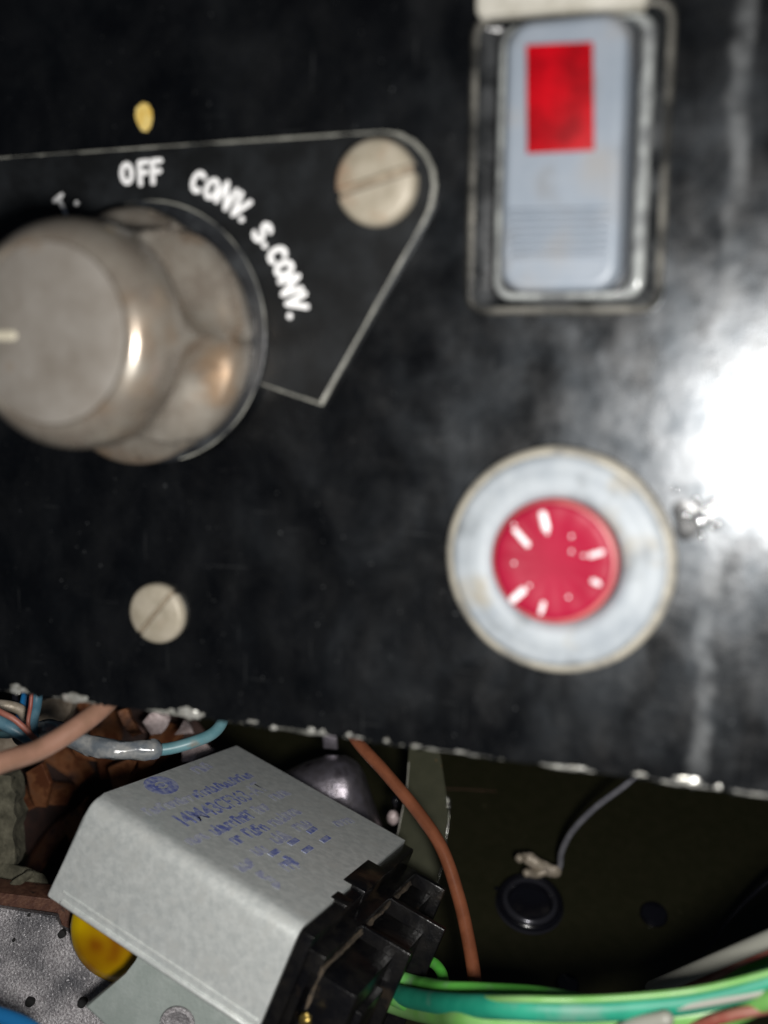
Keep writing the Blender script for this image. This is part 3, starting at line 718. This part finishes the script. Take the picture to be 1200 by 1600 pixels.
# insulation board pieces
slab('insulation_board', [(-120, 1200, 186), (0, 1212, 184), (14, 1215, 184), (24, 1245, 184), (18, 1262, 184), (28, 1280, 184), (17, 1300, 184), (24, 1345, 184), (12, 1366, 184), (-120, 1380, 184)], 6, 'board',
     'flaking grey green insulation board at the left edge', 'insulation', .3, .5)
slab('insulation_scrap', [(42, 1100, 206), (116, 1085, 206), (112, 1112, 206), (98, 1128, 206), (84, 1148, 206), (66, 1165, 206), (38, 1160, 206), (0, 1180, 206), (-30, 1190, 206), (-30, 1140, 206)], 4, 'board2',
     'tan crumbling insulation scrap behind the blue wires', 'insulation', .3, .5)
# fan impeller with rusty blades
fc = R(150, 1262, 214)
fan = thing('fan_impeller', 'rusty brown fan blades in the dark behind the galvanised box', 'fan', fc)
bm = bmesh.new(); lathe(bm, fc - CZ * 14, CX, CY, CZ, [(24, -1), (24, 0), (10, 0), (9, 3), (0, 3)], 64); fin(bm, 'back_disc', 'hub', fan)
for i in range(8):
    a = 2 * math.pi * i / 8 + .5
    bm = bmesh.new(); rings = []
    for j in range(9):
        t = j / 8; r = 6 + 17 * t
        aa = a + .35 * t
        d = CX * math.cos(aa) + CY * math.sin(aa); s = -CX * math.sin(aa) + CY * math.cos(aa)
        tw = 1.25 - .3 * t
        wv = (s * math.cos(tw) + CZ * math.sin(tw)) * (3.0 + 2.2 * t); nv = (-s * math.sin(tw) + CZ * math.cos(tw)) * .35
        c = fc + d * r - CZ * 3
        rings.append([bm.verts.new(p) for p in (c - wv - nv, c + nv * 3 - nv, c + wv - nv, c + wv + nv, c + nv * 3 + nv, c - wv + nv)])
        if j:
            for k in range(6): bm.faces.new((rings[-2][k], rings[-2][(k + 1) % 6], rings[-1][(k + 1) % 6], rings[-1][k]))
    bm.faces.new(rings[0]); bm.faces.new(rings[-1])
    for v in bm.verts: v.co += noise.noise_vector(v.co * .3) * .5
    fin(bm, 'blade', 'fan', fan, smooth=50)
for pts in ([(182, 1112, 203), (199, 1104, 203), (205, 1125, 203), (224, 1146, 201), (206, 1152, 201), (192, 1135, 202)],
            [(168, 1200, 202), (205, 1184, 200), (213, 1190, 200), (196, 1232, 203), (178, 1240, 204)],
            [(215, 1186, 201), (250, 1180, 200), (238, 1196, 201), (216, 1206, 203)],
            [(40, 1208, 200), (66, 1192, 200), (79, 1226, 199), (72, 1262, 202), (54, 1262, 203), (46, 1238, 202)],
            [(96, 1284, 203), (112, 1270, 201), (136, 1246, 200), (122, 1300, 202), (108, 1318, 204)],
            [(112, 1170, 206), (140, 1178, 205), (150, 1190, 205), (120, 1188, 207)]):
    bm = bmesh.new(); prism(bm, [R(*p) for p in pts], -CZ * 1.6, .25)
    fin(bm, 'blade', 'fan', fan)
# pinkish foil flaps
for pts, lab in ((((222, 1128, 205), (240, 1112, 205), (262, 1104, 205), (265, 1125, 206), (250, 1148, 205), (236, 1149, 205)), 'crumpled pinkish foil flap under the bright chip of the panel edge'),
                 (((272, 1150, 205), (288, 1124, 203), (294, 1128, 204), (302, 1148, 206)), 'small pointed pinkish foil flap right of the crumpled one'),
                 (((281, 1172, 203), (322, 1162, 203), (334, 1172, 205), (300, 1190, 200), (286, 1192, 200)), 'bright pinkish foil flap touching the galvanised box')):
    bm = bmesh.new(); prism(bm, [R(*p) for p in pts], -CZ * .5, .1)
    bmesh.ops.triangulate(bm, faces=[f for f in bm.faces if len(f.verts) > 4])
    bmesh.ops.subdivide_edges(bm, edges=bm.edges[:], cuts=3, use_grid_fill=True)
    for v in bm.verts: v.co += noise.noise_vector(v.co * .35) * .45
    tag(fin(bm, 'foil_flap', 'foil', None, R(*pts[0]), smooth=0), lab, 'foil')
# mauve steel bracket behind the box: pressed, rounded
sb_ = R(530, 1290, 208); bm = bmesh.new()
out = [(380, 1240), (440, 1208), (478, 1190), (510, 1180), (540, 1180), (560, 1192), (571, 1212), (580, 1240), (592, 1275), (606, 1310), (640, 1400), (380, 1400)]
rings = []
cen = Vector((535, 1262))
for k, z in ((1.0, 214), (1.0, 210), (.95, 206.5), (.84, 203.5), (.66, 201.5), (.42, 200.5), (.2, 200)):
    rings.append([R(cen.x + (a - cen.x) * k, cen.y + (b - cen.y) * k, z) for a, b in out])
cap(bm, ringband(bm, rings))
bmesh.ops.subdivide_edges(bm, edges=bm.edges[:], cuts=1, use_grid_fill=True, smooth=1.0)
tag(fin(bm, 'pressed_bracket', 'steel', None, sb_, smooth=70), 'dull mauve rounded steel bracket poking up behind the galvanised box', 'bracket')
bm = bmesh.new(); prism(bm, [R(500, 1120, 216), R(526, 1130, 216), R(528, 1172, 216), R(505, 1170, 216)], -CZ * 1.5, .4)
tag(fin(bm, 'steel_stub', 'steel', None, R(512, 1150, 216)), 'small dark steel stub between the panel edge and the mauve bracket', 'stub')
# olive flange
bm = bmesh.new()
fl = [(641, 1120, 214), (678, 1120, 214), (688, 1180, 211), (698, 1245, 208), (702, 1270, 207), (694, 1330, 204), (680, 1400, 200), (664, 1462, 197), (560, 1462, 199), (590, 1390, 202), (622, 1300, 206), (636, 1230, 210)]
prism(bm, [R(*p) for p in fl], -CZ * .9, .12)
flg = fin(bm, 'flange', 'olive2', None, R(640, 1400, 200))
tag(flg, 'olive sheet metal flange standing behind the brown wire', 'flange')
bm = bmesh.new()
e = spline([R(a, b, c - .1) for a, b, c in fl[3:8]], 8)
for i, p in enumerate(e): e[i] = p + CX * .25 * noise.noise(p * .7)
tube(bm, e, [.16 + .6 * max(0, noise.noise(p * .4)) for p in e], 8)
blob(bm, R(701, 1256, 206), .7, (.6, .6, 1.6), .8, 3); blob(bm, R(674, 1428, 197), .7, (.7, .6, 1.4), .8, 3)
fin(bm, 'sheared_edge', 'burr', flg)
bm = bmesh.new(); tube(bm, [R(641, 1160, 213), R(636, 1230, 209.5), R(622, 1300, 205.5), R(600, 1370, 202.5)], .11, 8); fin(bm, 'bright_edge', 'trim', flg)
for px, py, r, lab in ((618, 1252, .9, 'tiny dark glossy screw beside the olive flange'), (614, 1278, 1.2, 'tiny pinkish rivet beside the olive flange')):
    bm = bmesh.new(); blob(bm, R(px, py, 210), r, (1, 1, 1.4), .2, 3)
    tag(fin(bm, 'rivet', 'foil' if py > 1260 else 'rubber', None, R(px, py, 210)), lab, 'rivet')
# grommet on the olive sheet
gc = S(827, 1414)
bm = bmesh.new(); gx = SH; gy = SV
lathe(bm, gc, gx, gy, SN, [(7.1, 0), (7.35, .8), (7.1, 1.6), (6.6, 1.95), (6.1, 1.7), (5.8, 1.25), (5.5, 1.3), (5.2, 1.7), (4.9, 1.75), (4.6, 1.3), (4.4, .6), (0, .5)], 72)
for i in range(1):
    blob(bm, S(779, 1389), .7, (1.6, 1, .8), .2)
gr = fin(bm, 'grommet', 'rubber', None, gc, smooth=60)
gr['_o'] = tuple(gc)
bm = bmesh.new()
lathe(bm, gc, gx, gy, SN, [(6.0, 1.6), (5.6, 2.3), (5.1, 2.35), (4.7, 1.6)], 72)
lathe(bm, gc, gx, gy, SN, [(7.45, .3), (7.3, 1.1), (6.95, 1.3), (6.9, .8)], 72)
fin(bm, 'ring_highlight', 'rim', gr, smooth=60)
tag(gr, 'glossy black round grommet on the olive floor below the crimped grey wire', 'grommet')
for (px, py, r, lab) in ((1021, 1430, 3.0, 'low black rubber button on the olive floor right of the grommet'), (886, 1541, 2.4, 'small black button on the olive floor just above the green wires')):
    bm = bmesh.new(); c = S(px, py)
    lathe(bm, c, gx, gy, SN, [(r, 0), (r, .6), (r * .85, 1.2), (r * .5, 1.5), (0, 1.6)], 32)
    tag(fin(bm, 'rubber_button', 'rubber', None, c), lab, 'button')
bm = bmesh.new(); tube(bm, [S(692, 1233) + SN * .1, S(730, 1234) + SN * .1, S(775, 1237) + SN * .1], .07, 8)
tag(fin(bm, 'thin_thread', 'rust', None, S(692, 1233)), 'thin brown thread lying across the olive floor beside the flange', 'thread')

# ------------------------------------------------------------ wires
def wire(pts, r, m, label, name='wire', group=None, wob=0.0, seg=16):
    p = spline([R(*q) for q in pts], 12); bm = bmesh.new(); tube(bm, p, r, seg, wob=wob)
    return tag(fin(bm, name, m, None, R(*pts[0]), smooth=60), label, 'wire', group)
wire([(535, 1110, 186), (556, 1155, 184), (600, 1205, 180), (650, 1265, 176), (690, 1325, 172), (716, 1400, 168), (732, 1470, 164), (742, 1535, 160), (745, 1600, 156)], 1.12, 'brown',
     'brown wire curving down from the panel edge in front of the olive flange')
wire([(-70, 1222, 128), (0, 1192, 133), (60, 1172, 138), (120, 1136, 142), (165, 1100, 146), (195, 1060, 150)], [1.45] * 61, 'tanw', 'thick faded tan brown wire crossing the clear sleeve at the left')
# teal wire with clear sleeve
tw = thing('sleeved_wire', 'dusty teal wire leaving a cloudy clear sleeve and curling up behind the panel edge', 'wire', R(200, 1168, 158))
def sub(pts, r, m, name, parent, wob=0): 
    bm = bmesh.new(); tube(bm, spline([R(*q) for q in pts], 10), r, 16, wob=wob); return fin(bm, name, m, parent, smooth=60)
sub([(225, 1172, 160), (262, 1170, 161), (300, 1160, 162), (332, 1146, 164), (348, 1125, 166), (352, 1090, 168)], .95, 'teal', 'conductor', tw)
sub([(100, 1150, 160), (135, 1163, 159), (170, 1170, 158), (205, 1172, 159), (240, 1171, 160)], 1.5, 'sleeve', 'clear_sleeve', tw, .25)
sub([(52, 1148, 163), (75, 1142, 162), (97, 1146, 161)], 1.7, 'sleeve', 'clear_sleeve', tw, .35)
wire([(-40, 1108, 158), (0, 1128, 157), (25, 1142, 157), (52, 1158, 158)], 1.0, 'bluew', 'pale blue wire running down from the left edge beside a red wire')
wire([(-40, 1090, 155), (0, 1112, 154), (25, 1126, 154), (55, 1155, 155)], .45, 'redw', 'thin red wire lying on the pale blue wire at the left edge')
wire([(60, 1060, 164), (56, 1100, 163), (50, 1130, 161), (52, 1160, 160)], .95, 'bluew', 'blue wire hanging straight down from the panel edge at the left')
wire([(50, 1062, 161), (48, 1100, 160), (44, 1130, 160), (50, 1156, 158)], .32, 'redw', 'thin red wire beside the hanging blue wire')
wire([(30, 1130, 170), (38, 1108, 170), (44, 1080, 170)], 1.0, 'blue2', 'short dark blue wire tucked behind the thin red wire')
wire([(20, 1060, 172), (24, 1095, 170), (18, 1130, 168), (30, 1160, 166), (62, 1150, 164)], .5, 'blackw', 'thin black wire looping behind the pale blue wire at the left')
wire([(-40, 1100, 166), (5, 1102, 166), (30, 1108, 167), (40, 1120, 168)], .9, 'crimp', 'short dusty tan wire above the pale blue wire at the left edge')
wire([(-30, 1145, 164), (10, 1148, 163), (35, 1146, 163), (48, 1166, 162)], .6, 'teal', 'thin teal wire end below the pale blue wire')
wire([(-40, 1578, 140), (0, 1588, 138), (40, 1604, 136), (70, 1625, 134)], 1.15, 'blue2', 'bright blue wire in the bottom left corner')
# crimped grey wire
cw = thing('crimped_wire', 'thin grey wire ending in a beige crimp terminal above the grommet', 'wire', R(845, 1358, 222))
sub([(1010, 1195, 205), (978, 1226, 208), (930, 1262, 213), (895, 1298, 217), (878, 1330, 220), (874, 1356, 222), (860, 1366, 222)], .7, 'greyw', 'conductor', cw)
bm = bmesh.new()
tube(bm, spline([R(868, 1362, 221.5), R(852, 1358, 221.5), R(838, 1350, 221.5), R(826, 1342, 222)]), 1.35, 12, (CZ, .6), wob=.25)
tube(bm, spline([R(830, 1346, 222), R(820, 1338, 222), R(812, 1341, 221)]), 0.85, 10, wob=.2)
tube(bm, spline([R(852, 1362, 221), R(838, 1366, 221), R(826, 1364, 220)]), 0.9, 10, wob=.2)
blob(bm, R(812, 1341, 220.5), 1.05, (1, 1, 1), .1, 3); blob(bm, R(823, 1364, 220), .95, (1, 1, 1), .1, 3)
fin(bm, 'crimp_terminal', 'crimp', cw, smooth=60)
wire([(1260, 1340, 200), (1200, 1378, 202), (1150, 1425, 204), (1110, 1475, 204), (1075, 1525, 200)], .55, 'blackw', 'thin black wire lying on the olive floor at the right')
G = 'green wires running along the bottom'
wire([(700, 1560, 139), (800, 1561, 126.5), (900, 1562, 124.2), (1000, 1557, 122.8), (1100, 1545, 121.5), (1210, 1518, 119.5), (1300, 1490, 117)], .42, 'pale', 'thin pale green strand lying along the top of the sea green wire', group=G)
wire([(660, 1572, 150), (740, 1583, 134), (850, 1586, 127), (950, 1584, 125), (1060, 1574, 123.5), (1210, 1546, 121), (1300, 1520, 119)], .5, 'whitew', 'thin whitish strand between the sea green and pale green wires', group=G)
wire([(640, 1552, 156), (700, 1560, 143), (800, 1564, 128), (880, 1566, 126)], .5, 'green', 'thin bright green strand beside the sea green wire at its left end', group=G)
wire([(600, 1520, 164), (645, 1535, 160), (668, 1540, 154), (700, 1546, 146), (760, 1549, 142), (850, 1556, 138), (960, 1578, 134)], 1.15, 'green', 'bright green wire, top one where the bundle leaves the black terminal block', group=G)
wire([(560, 1530, 166), (610, 1550, 160), (650, 1561, 150), (710, 1570, 137), (800, 1574, 128), (900, 1577, 126), (1000, 1572, 125), (1100, 1560, 124), (1210, 1530, 122), (1300, 1500, 120)], 1.5, 'tealg', 'thick sea green wire, the middle of the bundle across the bottom', group=G)
wire([(590, 1560, 162), (640, 1576, 154), (690, 1586, 142), (740, 1592, 133), (860, 1596, 130), (960, 1592, 128), (1080, 1586, 127), (1210, 1560, 126), (1300, 1540, 126)], 1.5, 'pale', 'pale green wire along the underside of the sea green one', group=G)
wire([(590, 1550, 160), (655, 1580, 150), (720, 1600, 138), (760, 1620, 137)], .9, 'green', 'bright green wire dipping out of the frame below the terminal block', group=G)
wire([(700, 1580, 139), (780, 1608, 135), (900, 1622, 134)], 1.1, 'whitew', 'dusty white wire under the green bundle at the bottom edge')
wire([(694, 1538, 158), (690, 1520, 160), (678, 1505, 163), (660, 1500, 166)], .85, 'green', 'short bright green wire hooking up beside the terminal block', group=G)
wire([(1020, 1545, 152), (1060, 1528, 148), (1120, 1502, 143), (1200, 1468, 136), (1290, 1430, 130)], 1.15, 'whitew', 'dusty white wire rising to the right edge above the bundle')
wire([(1060, 1545, 153), (1100, 1528, 148), (1150, 1503, 143), (1200, 1482, 138), (1290, 1440, 132)], .85, 'redw', 'red wire just under the rising dusty white wire')
wire([(1130, 1545, 150), (1168, 1522, 146), (1205, 1500, 142), (1290, 1450, 138)], 1.2, 'green', 'bright green wire end rising at the right edge', group=G)
wire([(1060, 1640, 132), (1110, 1608, 128), (1160, 1582, 124), (1215, 1556, 120), (1300, 1520, 116)], 1.1, 'pale', 'pale green wire crossing in front at the bottom right corner', group=G)
wire([(1020, 1650, 130), (1075, 1612, 126), (1130, 1590, 123), (1215, 1572, 121), (1300, 1560, 120)], .7, 'redw', 'red brown wire crossing in front at the bottom right corner')
wire([(940, 1640, 126), (985, 1606, 124), (1040, 1592, 122)], 1.0, 'whitew', 'short dusty white wire at the bottom edge right of centre')

for o in list(bpy.data.objects):
    if '_o' in o: del o['_o']
sc.cycles.use_denoising = True
